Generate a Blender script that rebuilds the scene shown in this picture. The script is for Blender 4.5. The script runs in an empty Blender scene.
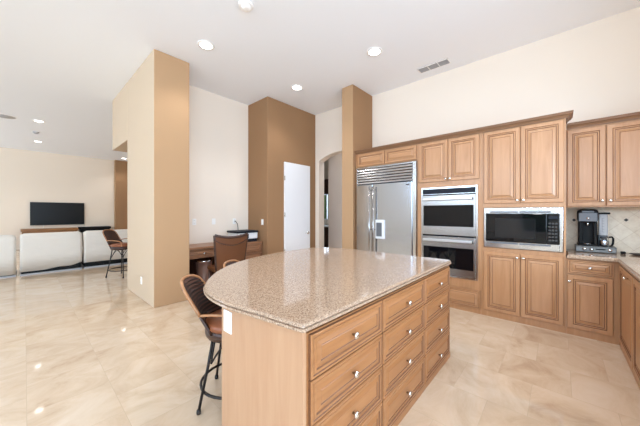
import bpy, bmesh, math, random
from mathutils import Vector, Matrix
random.seed(7)
SC = bpy.context.scene
COL = SC.collection
PI = math.pi

# ------------------------------------------------------------------ camera, world, lights, exposure
cam_d = bpy.data.cameras.new('camera')
cam = bpy.data.objects.new('camera', cam_d); COL.objects.link(cam)
cam_d.sensor_width = 36.0; cam_d.lens = 36.0 * 266 / 640
cam_d.shift_y = -0.5 / 640
cam_d.clip_start = 0.05
cam.location = (0, 0, 1.40)
cam.rotation_euler = (PI / 2, 0, math.radians(42 - 90))
SC.camera = cam

SC.view_settings.view_transform = 'Standard'
SC.view_settings.look = 'None'
SC.view_settings.gamma = 1.0
SC.view_settings.use_curve_mapping = False
SC.view_settings.exposure = -0.51

world = bpy.data.worlds.new('world'); SC.world = world
world.use_nodes = True
world.node_tree.nodes['Background'].inputs[0].default_value = (0.86, 0.93, 1.0, 1)
world.node_tree.nodes['Background'].inputs[1].default_value = 1.6


def area(name, loc, direction, sx, sy, power, color=(1, 1, 1)):
    d = bpy.data.lights.new(name, 'AREA'); d.shape = 'RECTANGLE'
    d.size = sx; d.size_y = sy; d.energy = power; d.color = color
    o = bpy.data.objects.new(name, d); COL.objects.link(o)
    o.location = loc
    o.rotation_euler = Vector(direction).to_track_quat('-Z', 'Y').to_euler()
    return o


DAY = (0.585, 0.775, 1.0)
# daylight entering through the window openings behind the camera, beside the counter run and in the living room
area('daylight_rear', (-7.05, 0.6, 3.0), (1, 0, 0.35), 10.0, 1.15, 760, DAY)  # high opening out of view, placed to keep glare off the appliance glass
area('daylight_living', (-7.05, 12.9, 1.85), (1, -0.1, 0.3), 4.8, 2.9, 460, DAY)
area('side_fill', (-2.3, -4.95, 1.85), (0, 1, 0.35), 6.6, 2.9, 820, DAY)  # fill for faces turned to the side, from an added unseen opening
area('daylight_counter', (2.5, -1.30, 1.80), (0, 1, 0.1), 1.9, 1.35, 85, DAY)
SC.cycles.diffuse_bounces = 10
SC.cycles.max_bounces = 16

# ------------------------------------------------------------------ materials
MATS = {}


def srgb(r, g, b):
    f = lambda c: (c / 255 / 12.92) if c / 255 <= 0.04045 else ((c / 255 + 0.055) / 1.055) ** 2.4
    return (f(r), f(g), f(b), 1)


def mat(name, col, rough=0.5, metal=0.0, **kw):
    m = bpy.data.materials.new(name); m.use_nodes = True
    b = m.node_tree.nodes['Principled BSDF']
    b.inputs['Base Color'].default_value = col
    b.inputs['Roughness'].default_value = rough
    b.inputs['Metallic'].default_value = metal
    for k, v in kw.items():
        b.inputs[k].default_value = v
    MATS[name] = m
    return m


def nodes(m):
    nt = m.node_tree
    return nt, nt.nodes['Principled BSDF'], (lambda t: nt.nodes.new(t)), nt.links.new


def mapping(nt, scale=(1, 1, 1), rot=(0, 0, 0), coord='Object'):
    tc = nt.nodes.new('ShaderNodeTexCoord'); mp = nt.nodes.new('ShaderNodeMapping')
    mp.inputs['Scale'].default_value = scale; mp.inputs['Rotation'].default_value = rot
    nt.links.new(tc.outputs[coord], mp.inputs['Vector'])
    return mp.outputs['Vector']


def noise(nt, vec, scale, detail=4, rough=0.5, dist=0.0):
    n = nt.nodes.new('ShaderNodeTexNoise')
    n.inputs['Scale'].default_value = scale; n.inputs['Detail'].default_value = detail
    n.inputs['Roughness'].default_value = rough; n.inputs['Distortion'].default_value = dist
    nt.links.new(vec, n.inputs['Vector'])
    return n


def ramp(nt, fac, stops):
    r = nt.nodes.new('ShaderNodeValToRGB'); e = r.color_ramp.elements
    while len(e) < len(stops):
        e.new(0.5)
    for el, (p, c) in zip(e, stops):
        el.position = p; el.color = c
    nt.links.new(fac, r.inputs['Fac'])
    return r


def wood(name, lo, hi, grain, rough=0.38):
    m = mat(name, hi, rough)
    nt, b, N, L = nodes(m)
    sc = {'z': (14, 14, 1.1), 'x': (1.1, 14, 14), 'y': (14, 1.1, 14)}[grain]
    v = mapping(nt, sc)
    n = noise(nt, v, 1.6, 5, 0.6, 0.6)
    r = ramp(nt, n.outputs['Fac'], [(0.25, lo), (0.75, hi)])
    L(r.outputs['Color'], b.inputs['Base Color'])
    b.inputs['Coat Weight'].default_value = 0.15; b.inputs['Coat Roughness'].default_value = 0.2
    return m


W_LO, W_HI = srgb(172, 124, 84), srgb(190, 143, 102)
wood('maple_v', W_LO, W_HI, 'z')
wood('maple_h', W_LO, W_HI, 'x')
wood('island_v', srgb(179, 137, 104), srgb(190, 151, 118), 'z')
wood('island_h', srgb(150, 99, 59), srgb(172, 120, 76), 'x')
wood('desk_wood', srgb(140, 98, 70), srgb(164, 118, 86), 'x')
wood('rim_wood', srgb(156, 106, 68), srgb(184, 132, 90), 'x', 0.3)
wood('console_wood', srgb(122, 80, 36), srgb(156, 106, 54), 'x')
mat('glaze_and_gap_shade', srgb(118, 79, 53), 0.5)  # groove glaze; also painted on front edges as shade in the gaps
mat('crown_wood', srgb(132, 96, 68), 0.45)


def paint(name, col, rough=0.85):
    m = mat(name, col, rough)
    nt, b, N, L = nodes(m)
    n = noise(nt, mapping(nt), 60, 2)
    bp = N('ShaderNodeBump'); bp.inputs['Strength'].default_value = 0.05; bp.inputs['Distance'].default_value = 0.01
    L(n.outputs['Fac'], bp.inputs['Height']); L(bp.outputs['Normal'], b.inputs['Normal'])
    return m


paint('cream_wall', srgb(238, 226, 211))
paint('living_wall', srgb(236, 221, 202))
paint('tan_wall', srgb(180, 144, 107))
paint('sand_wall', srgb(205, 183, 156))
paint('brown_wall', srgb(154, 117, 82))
paint('grey_wall', srgb(218, 208, 200))
paint('ceiling_white', srgb(244, 247, 251))
mat('door_white', srgb(242, 242, 243), 0.45)
mat('plate_white', srgb(246, 244, 240), 0.35)
mat('slot_dark', srgb(60, 58, 55), 0.6)
mat('steel_handle', (0.72, 0.72, 0.72, 1), 0.3, 1.0)
mat('steel_door', (0.40, 0.39, 0.38, 1), 0.26, 1.0)
mat('steel', (0.57, 0.63, 0.72, 1), 0.17, 1.0)
mat('steel_bright', (0.58, 0.58, 0.58, 1), 0.2, 1.0)
mat('nickel', (0.72, 0.70, 0.67, 1), 0.18, 1.0)
mat('black_glass', (0.004, 0.004, 0.005, 1), 0.03, **{'Specular IOR Level': 0.3})
mat('black_plastic', (0.005, 0.005, 0.005, 1), 0.45, **{'Specular IOR Level': 0.18})
mat('oven_window', (0.012, 0.012, 0.013, 1), 0.04, **{'Specular IOR Level': 0.35})
mat('screen', (0.010, 0.010, 0.010, 1), 0.3, **{'Specular IOR Level': 0.2})
mat('grey_plastic', srgb(98, 101, 106), 0.4)
mat('frosted', srgb(228, 230, 234), 0.12, 0.0, **{'Transmission Weight': 0.55, 'IOR': 1.2})
mat('grey_metal', srgb(110, 110, 108), 0.4, 0.6)
mat('iron', srgb(38, 33, 31), 0.45, 0.3)
mat('saddle_leather', srgb(140, 80, 48), 0.38)
mat('brown_leather', srgb(104, 62, 34), 0.42)
mat('dark_wood', srgb(62, 36, 24), 0.35)
mat('bin_leather', srgb(136, 100, 84), 0.35)
mat('printer_white', srgb(228, 230, 232), 0.4)
mat('navy_plastic', srgb(30, 34, 42), 0.5, **{'Specular IOR Level': 0.2})
mat('vent_backing', srgb(130, 130, 133), 0.7)
mat('vent_grey', srgb(176, 176, 178), 0.6)
mat('clear', (1, 1, 1, 1), 0.03, 0.0, **{'Transmission Weight': 1.0, 'IOR': 1.15})
mat('leaf_green', srgb(96, 130, 84), 0.7)


def emit(name, col, s):
    m = mat(name, col, 0.5)
    b = m.node_tree.nodes['Principled BSDF']
    b.inputs['Emission Color'].default_value = col; b.inputs['Emission Strength'].default_value = s
    return m


emit('lamp_glow', (1.0, 0.97, 0.92, 1), 14.0)

# granite
m = mat('granite', (0.5, 0.4, 0.35, 1), 0.07)
nt, b, N, L = nodes(m)
v = mapping(nt)
n1 = noise(nt, v, 150, 3, 0.75)
r1 = ramp(nt, n1.outputs['Fac'], [(0.30, srgb(78, 62, 52)), (0.42, srgb(156, 130, 108)), (0.53, srgb(184, 158, 134)), (0.68, srgb(212, 194, 174))])
vo = N('ShaderNodeTexVoronoi'); vo.inputs['Scale'].default_value = 150; L(v, vo.inputs['Vector'])
mx = N('ShaderNodeMix'); mx.data_type = 'RGBA'; mx.blend_type = 'MULTIPLY'; mx.inputs[0].default_value = 0.35
r2 = ramp(nt, vo.outputs['Color'], [(0.2, (0.35, 0.3, 0.28, 1)), (0.45, (1, 0.95, 0.92, 1)), (1.0, (1, 1, 1, 1))])
L(r1.outputs['Color'], mx.inputs[6]); L(r2.outputs['Color'], mx.inputs[7]); L(mx.outputs[2], b.inputs['Base Color'])

# polished travertine floor: rows 0.46 wide along world Y, half offset
m = mat('travertine_floor', (0.7, 0.6, 0.5, 1), 0.1)
nt, b, N, L = nodes(m)
tc = N('ShaderNodeTexCoord'); sp = N('ShaderNodeSeparateXYZ'); L(tc.outputs['Object'], sp.inputs[0])
ax = N('ShaderNodeMath'); ax.operation = 'ADD'; ax.inputs[1].default_value = 20.0 + 0.045; L(sp.outputs['Y'], ax.inputs[0])
ay = N('ShaderNodeMath'); ay.operation = 'ADD'; ay.inputs[1].default_value = 0.46 * 40 - 0.01; L(sp.outputs['X'], ay.inputs[0])
cb = N('ShaderNodeCombineXYZ'); L(ax.outputs[0], cb.inputs[0]); L(ay.outputs[0], cb.inputs[1])
br = N('ShaderNodeTexBrick'); br.offset = 0.5; br.squash = 1.0
br.inputs['Scale'].default_value = 1.0; br.inputs['Brick Width'].default_value = 0.47; br.inputs['Row Height'].default_value = 0.46
br.inputs['Mortar Size'].default_value = 0.0018; br.inputs['Mortar Smooth'].default_value = 0.2; br.inputs['Bias'].default_value = 0.0
br.inputs['Color1'].default_value = (0.0, 0.0, 0.0, 1); br.inputs['Color2'].default_value = (1, 1, 1, 1); br.inputs['Mortar'].default_value = (0.5, 0.5, 0.5, 1)
L(cb.outputs[0], br.inputs['Vector'])
# veins run differently in each tile: shift the lookup by the tile's own random value
sh = N('ShaderNodeVectorMath'); sh.operation = 'MULTIPLY_ADD'; sh.inputs[1].default_value = (3.0, 5.0, 2.0)
L(br.outputs['Color'], sh.inputs[0]); L(tc.outputs['Object'], sh.inputs[2])
mp = N('ShaderNodeMapping'); mp.inputs['Rotation'].default_value = (0, 0, math.radians(25)); mp.inputs['Scale'].default_value = (1.0, 1.35, 1)
L(sh.outputs[0], mp.inputs['Vector'])
nv = noise(nt, mp.outputs['Vector'], 1.9, 8, 0.66, 1.0)
rv = ramp(nt, nv.outputs['Fac'], [(0.25, srgb(184, 155, 128)), (0.40, srgb(208, 183, 155)), (0.54, srgb(218, 196, 170)), (0.75, srgb(226, 208, 187))])
tint = N('ShaderNodeMix'); tint.data_type = 'RGBA'; tint.blend_type = 'MULTIPLY'; tint.inputs[0].default_value = 1.0
rt = ramp(nt, br.outputs['Color'], [(0.0, (0.965, 0.95, 0.935, 1)), (1.0, (1.0, 1.0, 1.0, 1))])
L(rv.outputs['Color'], tint.inputs[6]); L(rt.outputs['Color'], tint.inputs[7])
gm = N('ShaderNodeMix'); gm.data_type = 'RGBA'; gm.inputs[7].default_value = srgb(200, 178, 152)
L(br.outputs['Fac'], gm.inputs[0]); L(tint.outputs[2], gm.inputs[6]); L(gm.outputs[2], b.inputs['Base Color'])
b.inputs['Specular IOR Level'].default_value = 0.75
b.inputs['Roughness'].default_value = 0.055

# backsplash stone: tumbled tiles laid on the diagonal
m = mat('splash_stone', (0.7, 0.6, 0.5, 1), 0.6)
nt, b, N, L = nodes(m)
tc = N('ShaderNodeTexCoord'); sp = N('ShaderNodeSeparateXYZ'); L(tc.outputs['Object'], sp.inputs[0])
sm_ = N('ShaderNodeMath'); sm_.operation = 'ADD'; L(sp.outputs['X'], sm_.inputs[0]); L(sp.outputs['Y'], sm_.inputs[1])
cb = N('ShaderNodeCombineXYZ'); L(sm_.outputs[0], cb.inputs[0]); L(sp.outputs['Z'], cb.inputs[1])
mp = N('ShaderNodeMapping'); mp.inputs['Rotation'].default_value = (0, 0, PI / 4); L(cb.outputs[0], mp.inputs['Vector'])
br = N('ShaderNodeTexBrick'); br.offset = 0.0; br.inputs['Scale'].default_value = 1; br.inputs['Brick Width'].default_value = 0.15; br.inputs['Row Height'].default_value = 0.15
br.inputs['Mortar Size'].default_value = 0.003; br.inputs['Color1'].default_value = srgb(244, 233, 214); br.inputs['Color2'].default_value = srgb(238, 225, 203); br.inputs['Mortar'].default_value = srgb(226, 211, 188)
L(mp.outputs['Vector'], br.inputs['Vector'])
nn = noise(nt, tc.outputs['Object'], 14, 5, 0.6)
rr = ramp(nt, nn.outputs['Fac'], [(0.3, (0.86, 0.83, 0.80, 1)), (0.6, (1, 1, 1, 1))])
mx = N('ShaderNodeMix'); mx.data_type = 'RGBA'; mx.blend_type = 'MULTIPLY'; mx.inputs[0].default_value = 1.0
L(br.outputs['Color'], mx.inputs[6]); L(rr.outputs['Color'], mx.inputs[7]); L(mx.outputs[2], b.inputs['Base Color'])

# woven rattan, slipcover cloth
m = mat('rattan', srgb(52, 32, 25), 0.5)
nt, b, N, L = nodes(m)
wv = N('ShaderNodeTexWave'); wv.bands_direction = 'Z'; wv.inputs['Scale'].default_value = 13; wv.inputs['Distortion'].default_value = 0.6
L(mapping(nt), wv.inputs['Vector'])
rr = ramp(nt, wv.outputs['Fac'], [(0.15, srgb(30, 18, 15)), (0.8, srgb(86, 54, 42))]); L(rr.outputs['Color'], b.inputs['Base Color'])
m = mat('slipcover', srgb(226, 219, 208), 0.9)
nt, b, N, L = nodes(m)
nn = noise(nt, mapping(nt, (1.5, 1.5, 4)), 2.2, 4, 0.55, 0.8)
bp = N('ShaderNodeBump'); bp.inputs['Strength'].default_value = 0.35; bp.inputs['Distance'].default_value = 0.05
L(nn.outputs['Fac'], bp.inputs['Height']); L(bp.outputs['Normal'], b.inputs['Normal'])

# ------------------------------------------------------------------ mesh helpers


class MB:
    def __init__(self):
        self.bm = bmesh.new()

    def _box(self, x0, x1, y0, y1, z0, z1, mi=0):
        bm = self.bm
        vs = [bm.verts.new((x, y, z)) for x in (x0, x1) for y in (y0, y1) for z in (z0, z1)]
        fs = []
        for q in ((0, 1, 3, 2), (4, 6, 7, 5), (0, 4, 5, 1), (2, 3, 7, 6), (0, 2, 6, 4), (1, 5, 7, 3)):
            f = bm.faces.new([vs[i] for i in q]); f.material_index = mi; fs.append(f)
        return vs, fs

    def box(self, x0, x1, y0, y1, z0, z1, bev=0.0, seg=2, mi=0, smooth=False):
        x0, x1 = min(x0, x1), max(x0, x1); y0, y1 = min(y0, y1), max(y0, y1); z0, z1 = min(z0, z1), max(z0, z1)
        vs, fs = self._box(x0, x1, y0, y1, z0, z1, mi)
        if bev > 0:
            es = list({e for f in fs for e in f.edges})
            r = bmesh.ops.bevel(self.bm, geom=es, offset=bev, segments=seg, profile=0.5, affect='EDGES')
            for f in r['faces']:
                f.material_index = mi; f.smooth = smooth
        return self

    def rings(self, rings, closed_loop=True, cap=(True, True), mi=0, smooth=True, mis=None):
        bm = self.bm
        V = [[bm.verts.new(p) for p in r] for r in rings]
        n = len(V[0])
        for k in range(len(V) - 1):
            for i in range(n if closed_loop else n - 1):
                j = (i + 1) % n
                f = bm.faces.new((V[k][i], V[k][j], V[k + 1][j], V[k + 1][i]))
                f.material_index = mis[k] if mis else mi; f.smooth = smooth
        if cap[0]:
            f = bm.faces.new(V[0][::-1]); f.material_index = mi
        if cap[1]:
            f = bm.faces.new(V[-1]); f.material_index = mis[-1] if mis and len(mis) >= len(V) else mi
        return self

    def lathe(self, prof, c=(0, 0, 0), axis='z', seg=24, mi=0, smooth=True):
        rs = []
        for r, h in prof:
            ring = []
            for i in range(seg):
                a = 2 * PI * i / seg
                u, w = max(r, 1e-4) * math.cos(a), max(r, 1e-4) * math.sin(a)
                p = {'z': (u, w, h), 'y': (u, -h, w), 'x': (h, u, w)}[axis]   # 'y': heights point to -y (outwards of a front)
                ring.append((c[0] + p[0], c[1] + p[1], c[2] + p[2]))
            rs.append(ring)
        return self.rings(rs, mi=mi, smooth=smooth)

    def tube(self, pts, r, seg=8, mi=0, closed=False):
        pts = [Vector(p) for p in pts]
        n = len(pts); rs = []
        up = None
        rad = r if hasattr(r, '__len__') else [r] * n
        for i, p in enumerate(pts):
            if closed:
                t = pts[(i + 1) % n] - pts[i - 1]
            else:
                t = pts[min(i + 1, n - 1)] - pts[max(i - 1, 0)]
            t.normalize()
            if up is None:
                up = t.orthogonal().normalized()
            up = (up - t * up.dot(t)).normalized()
            w = t.cross(up)
            rs.append([p + (up * math.cos(2 * PI * k / seg) + w * math.sin(2 * PI * k / seg)) * rad[i] for k in range(seg)])
        if closed:
            rs.append(rs[0])
            self.rings(rs, cap=(False, False), mi=mi)
            bmesh.ops.remove_doubles(self.bm, verts=self.bm.verts[:], dist=1e-5)
            return self
        return self.rings(rs, mi=mi)

    def prism(self, poly, z0, z1, mi=0):
        bm = self.bm
        a = [bm.verts.new((p[0], p[1], z0)) for p in poly]; b = [bm.verts.new((p[0], p[1], z1)) for p in poly]
        n = len(poly)
        bm.faces.new(a[::-1]).material_index = mi; bm.faces.new(b).material_index = mi
        for i in range(n):
            j = (i + 1) % n
            bm.faces.new((a[i], a[j], b[j], b[i])).material_index = mi
        return self

    def panel(self, x0, x1, z0, z1, y, prof, mis):
        """front facing -y: concentric rectangles; prof = [(inset, depth in front of y)]"""
        rs = []
        for ins, d in prof:
            rs.append([(x0 + ins, y - d, z0 + ins), (x1 - ins, y - d, z0 + ins), (x1 - ins, y - d, z1 - ins), (x0 + ins, y - d, z1 - ins)])
        return self.rings(rs, mis=mis, smooth=False)

    def grid(self, fn, nu, nv, mi=0, smooth=True):
        bm = self.bm
        V = [[bm.verts.new(fn(i / nu, j / nv)) for j in range(nv + 1)] for i in range(nu + 1)]
        for i in range(nu):
            for j in range(nv):
                f = bm.faces.new((V[i][j], V[i + 1][j], V[i + 1][j + 1], V[i][j + 1])); f.material_index = mi; f.smooth = smooth
        return self

    def build(self, name, mats, parent=None):
        bm = self.bm
        bmesh.ops.recalc_face_normals(bm, faces=bm.faces[:])
        me = bpy.data.meshes.new(name); bm.to_mesh(me); bm.free()
        if isinstance(mats, str):
            mats = [mats]
        for k in mats:
            me.materials.append(MATS[k])
        o = bpy.data.objects.new(name, me); COL.objects.link(o)
        if parent:
            o.parent = parent
        return o


def tag(o, label, cat, group=None, kind=None):
    if label: o['label'] = label
    if cat: o['category'] = cat
    if group: o['group'] = group
    if kind: o['kind'] = kind
    return o


def thing(name, label, cat, loc=(0, 0, 0), rz=0.0, group=None):
    o = bpy.data.objects.new(name, None); COL.objects.link(o); o.empty_display_size = 0.1
    o.location = loc; o.rotation_euler = (0, 0, rz)
    return tag(o, label, cat, group)


def struct(name, mb, mats):
    o = mb.build(name, mats); o['kind'] = 'structure'; return o


def dup(root, loc=None, rz=None, label=None, group=None):
    def rec(o, parent):
        c = o.copy(); COL.objects.link(c)
        if parent: c.parent = parent
        for ch in list(o.children): rec(ch, c)
        return c
    r = rec(root, None)
    if loc is not None: r.location = loc
    if rz is not None: r.rotation_euler = (0, 0, rz)
    if label: r['label'] = label
    if group: r['group'] = group
    return r


def offset_poly(poly, d):
    """move a counter-clockwise outline inwards by d"""
    n = len(poly); out = []
    for i in range(n):
        p0, p1, p2 = Vector(poly[i - 1]), Vector(poly[i]), Vector(poly[(i + 1) % n])
        a = (p1 - p0).normalized(); c = (p2 - p1).normalized()
        na = Vector((-a.y, a.x)); nc = Vector((-c.y, c.x))
        bs = (na + nc); bs.normalize()
        k = d / max(0.35, bs.dot(na))
        q = p1 + bs * k
        out.append((q.x, q.y))
    return out


def slab(poly, prof):
    mb = MB()
    rs = [[(x, y, z) for x, y in offset_poly(poly, ins)] for ins, z in prof]
    return mb.rings(rs, smooth=False)


def spline(ctrl, per=8):
    pts = []
    n = len(ctrl)
    for i in range(n - 1):
        p0, p1, p2, p3 = (Vector(ctrl[max(i - 1, 0)]), Vector(ctrl[i]), Vector(ctrl[i + 1]), Vector(ctrl[min(i + 2, n - 1)]))
        for k in range(per):
            t = k / per
            q = 0.5 * ((2 * p1) + (p2 - p0) * t + (2 * p0 - 5 * p1 + 4 * p2 - p3) * t * t + (3 * p1 - p0 - 3 * p2 + p3) * t ** 3)
            pts.append(tuple(q))
    pts.append(tuple(ctrl[-1]))
    return pts


def molding(path, prof):
    """sweep prof [(outward, z)] along an open plan path; outward is to the right of travel"""
    n = len(path); rs = []
    for i in range(n):
        p = Vector(path[i])
        a = (Vector(path[i]) - Vector(path[i - 1])).normalized() if i > 0 else None
        c = (Vector(path[i + 1]) - Vector(path[i])).normalized() if i < n - 1 else None
        a = a or c; c = c or a
        na = Vector((a.y, -a.x)); nc = Vector((c.y, -c.x))
        bs = (na + nc).normalized(); k = 1 / max(0.3, bs.dot(na))
        rs.append([(p.x + bs.x * o * k, p.y + bs.y * o * k, z) for o, z in prof])
    return MB().rings(rs, smooth=False)


# ------------------------------------------------------------------ the room
CZ = 3.80
WX = 4.80          # plane of the cabinet wall
struct('floor', MB().box(-7.2, 10.5, -5.2, 16.0, -0.12, 0.0), 'travertine_floor')
struct('ceiling', MB().box(-7.2, 10.5, -5.2, 16.0, CZ, CZ + 0.12), 'ceiling_white')

# cabinet wall with the arched passage (outline in Y,Z then extruded along X)
arc = []
yc, hw, zs, rise = 3.755, 0.60, 2.655, 0.14
Rr = (hw * hw + rise * rise) / (2 * rise)
for k in range(25):
    yy = yc - hw + 2 * hw * k / 24
    arc.append((yy, zs + rise - Rr + math.sqrt(max(0, Rr * Rr - (yy - yc) ** 2))))
out = [(-1.06, 0), (yc - hw, 0)] + arc + [(yc + hw, 0), (5.3, 0), (5.3, CZ), (-1.06, CZ)]
mb = MB()
va = [mb.bm.verts.new((WX, y, z)) for y, z in out]; vb = [mb.bm.verts.new((WX + 0.19, y, z)) for y, z in out]
mb.bm.faces.new(va); mb.bm.faces.new(vb[::-1])
for i in range(len(out)):
    j = (i + 1) % len(out); mb.bm.faces.new((va[i], va[j], vb[j], vb[i]))
struct('wall_back', mb, 'cream_wall')
struct('wall_nook', MB().box(1.60, 4.9, 5.18, 5.34, 0, CZ), 'cream_wall')
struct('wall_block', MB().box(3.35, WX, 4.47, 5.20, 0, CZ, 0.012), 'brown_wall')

# thick pillar and the header running on from it; the long face is sand, the end face tan
mb = MB()
mb.box(1.262, 1.772, 4.405, 5.90, 0, CZ, 0.015)
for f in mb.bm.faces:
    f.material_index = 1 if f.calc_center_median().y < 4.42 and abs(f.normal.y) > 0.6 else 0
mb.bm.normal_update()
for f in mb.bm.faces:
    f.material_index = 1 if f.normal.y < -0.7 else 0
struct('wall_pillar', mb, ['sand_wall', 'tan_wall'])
struct('wall_header', MB().box(1.262, 1.69, 5.90, 7.14, 2.735, CZ, 0.012), 'sand_wall')
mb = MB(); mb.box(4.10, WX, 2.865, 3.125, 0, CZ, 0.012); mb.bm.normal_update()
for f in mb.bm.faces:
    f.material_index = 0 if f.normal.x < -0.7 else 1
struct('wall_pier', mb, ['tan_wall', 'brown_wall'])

# living room end
struct('wall_living', MB().box(-7.2, 2.80, 15.25, 15.45, 0, CZ), 'living_wall')
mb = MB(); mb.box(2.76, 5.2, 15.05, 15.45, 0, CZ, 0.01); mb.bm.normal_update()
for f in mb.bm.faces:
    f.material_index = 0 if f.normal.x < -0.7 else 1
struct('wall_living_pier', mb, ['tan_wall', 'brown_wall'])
struct('wall_side_living', MB().box(5.2, 5.4, 5.34, 15.45, 0, CZ), 'cream_wall')


# rear and side walls with window openings (unseen, openings laid out to steer light and reflections)
def windowed(name, axis, c0, c1, u0, u1, opens, zb=0.3, zt=3.2, low=()):
    mb = MB()
    def B(ua, ub, za, zb_):
        if axis == 'x': mb.box(c0, c1, ua, ub, za, zb_)
        else: mb.box(ua, ub, c0, c1, za, zb_)
    if low:
        cur = u0
        for a, b_, za, zb_ in low:
            B(cur, a, 0, zb)
            B(a, b_, 0, za)
            if zb_ < zb: B(a, b_, zb_, zb)
            cur = b_
        B(cur, u1, 0, zb)
    else:
        B(u0, u1, 0, zb)
    B(u0, u1, zt, CZ)
    cur = u0
    for a, b_ in opens:
        B(cur, a, zb, zt); cur = b_
    B(cur, u1, zb, zt)
    return struct(name, mb, 'cream_wall')


windowed('wall_rear', 'x', -7.2, -7.0, -5.2, 16.0, [(-4.4, 5.6), (10.4, 15.4)], 2.4, 3.6, [(0.30, 1.30, 0.5, 1.9), (10.4, 15.4, 0.3, 2.4)])
windowed('wall_right', 'y', -1.26, -1.06, 1.2, 5.0, [(1.55, 3.45)], 1.10, 2.5)
windowed('wall_side', 'y', -5.2, -5.0, -7.0, 5.0, [(-5.6, 1.1)])
k = 0
for axis, a, b_, za, zb in (('x', -4.4, 5.6, 2.4, 3.6), ('x', 10.4, 15.4, 0.3, 3.6), ('y', -5.6, 1.1, 0.3, 3.2), ('x', 0.30, 1.30, 0.5, 1.9)):
    k += 1
    mb = MB()
    nmul = max(1, round((b_ - a) / 1.2))
    for i in range(nmul + 1):
        u = a + (b_ - a) * i / nmul
        if axis == 'x': mb.box(-6.99, -6.93, u - 0.035, u + 0.035, za, zb)
        else: mb.box(u - 0.035, u + 0.035, -4.93, -4.87, za, zb)
    for z in ((za, zb) if zb - za < 2 else (za, 2.3, zb)):
        if axis == 'x': mb.box(-6.99, -6.93, a - 0.03, b_ + 0.03, z - 0.035, z + 0.035)
        else: mb.box(a - 0.03, b_ + 0.03, -4.93, -4.87, z - 0.035, z + 0.035)
    struct('window_%d' % k, mb, 'door_white')

# room seen through the arch
struct('wall_hall', MB().box(5.90, 6.05, 2.0, 4.985, 0, CZ), 'grey_wall')
struct('wall_hall_side', MB().box(4.99, 10.4, 1.9, 2.0, 0, CZ), 'grey_wall')
windowed('wall_dining', 'x', 8.3, 8.45, 2.0, 9.0, [(6.3, 7.9)], 1.12, 2.15)
struct('wall_dining_side', MB().box(5.4, 8.45, 9.0, 9.15, 0, CZ), 'tan_wall')
mb = MB()
for y in (6.3, 7.1, 7.9): mb.box(8.28, 8.34, y - 0.02, y + 0.02, 1.12, 2.15)
for z in (1.12, 2.15): mb.box(8.28, 8.34, 6.3, 7.9, z - 0.02, z + 0.02)
struct('window_5', mb, 'door_white')
area('daylight_dining', (8.6, 7.1, 1.7), (-1, 0, 0), 1.4, 0.9, 30, DAY)

# backsplash with two small dark inset tiles
mb = MB(); mb.box(WX - 0.012, WX, -1.06, -0.056, 0.92, 1.462)
mb.box(3.50, WX - 0.012, -1.06, -1.048, 0.92, 1.462)
for y, z in ((-0.141, 1.302), (-0.589, 1.311)):
    s = 0.020
    c = [(WX - 0.0125, y - s, z), (WX - 0.0125, y, z - s), (WX - 0.0125, y + s, z), (WX - 0.0125, y, z + s)]
    mb.rings([c, [(WX - 0.016, p[1], p[2]) for p in c]], mi=1, smooth=False)
struct('wall_backsplash', mb, ['splash_stone', 'slot_dark'])

# white door in the brown block
dx0, dx1 = 3.785, 4.575
door = thing('door_1', None, None, (dx0, 4.47, 0)); door['kind'] = 'structure'
MB().box(0, dx1 - dx0, -0.03, 0.0, 0.008, 2.505, 0.003).build('door_panel', 'door_white', door)
for z in (0.55, 1.35, 2.15):
    MB().box(-0.012, 0.012, -0.038, -0.028, z - 0.05, z + 0.05, 0.002).build('hinge', 'nickel', door)
mb = MB(); mb.lathe([(0.036, 0), (0.036, 0.008), (0.010, 0.012), (0.010, 0.05), (0.0, 0.05)], (0.72, -0.03, 0.92), 'y')
mb.tube([(0.72, -0.075, 0.92), (0.66, -0.078, 0.922), (0.60, -0.074, 0.918)], 0.009)
mb.build('door_handle', 'nickel', door)

# ------------------------------------------------------------------ cabinetry builders
DOOR_PROF = [(0, 0), (0, 0.015), (0.005, 0.021), (0.046, 0.021), (0.0515, 0.015), (0.056, 0.019), (0.063, 0.019), (0.069, 0.011), (0.076, 0.011), (0.100, 0.019), (0.1045, 0.0165), (0.108, 0.018)]
DOOR_MI = [1, 0, 0, 1, 0, 0, 1, 0, 0, 1, 0, 0]  # first entry darkens outer edges, painting shade into the gaps between doors
DRW_PROF = [(0, 0), (0, 0.014), (0.003, 0.019), (0.012, 0.019), (0.0165, 0.0145), (0.020, 0.019), (0.031, 0.019), (0.0355, 0.013), (0.041, 0.013), (0.060, 0.019), (0.0645, 0.016), (0.068, 0.018)]
DRW_MI = [1, 0, 0, 1, 0, 0, 1, 0, 0, 1, 0, 0]  # same for drawers: dark outer edge stands in for gap shade


def knob(parent, x, y, z, r=0.017):
    prof = [(0.006, -0.001), (0.006, 0.014), (r * 0.8, 0.018), (r, 0.024), (r * 0.85, 0.030), (r * 0.3, 0.033), (0.0, 0.033)]
    return MB().lathe(prof, (x, y, z), 'y', 14).build('knob', 'nickel', parent)


def cab_door(parent, x0, x1, z0, z1, kx, kz, wv='maple_v', y=0.0):
    d = MB().panel(x0, x1, z0, z1, y, DOOR_PROF, DOOR_MI).build('door', [wv, 'glaze_and_gap_shade'], parent)
    if kx is not None: knob(d, kx, y - 0.022, kz)
    return d


def cab_drawer(parent, x0, x1, z0, z1, wv='maple_h', y=0.0, kr=0.017):
    d = MB().panel(x0, x1, z0, z1, y, DRW_PROF, DRW_MI).build('drawer', [wv, 'glaze_and_gap_shade'], parent)
    knob(d, (x0 + x1) / 2, y - 0.018, (z0 + z1) / 2, kr)
    return d


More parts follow.
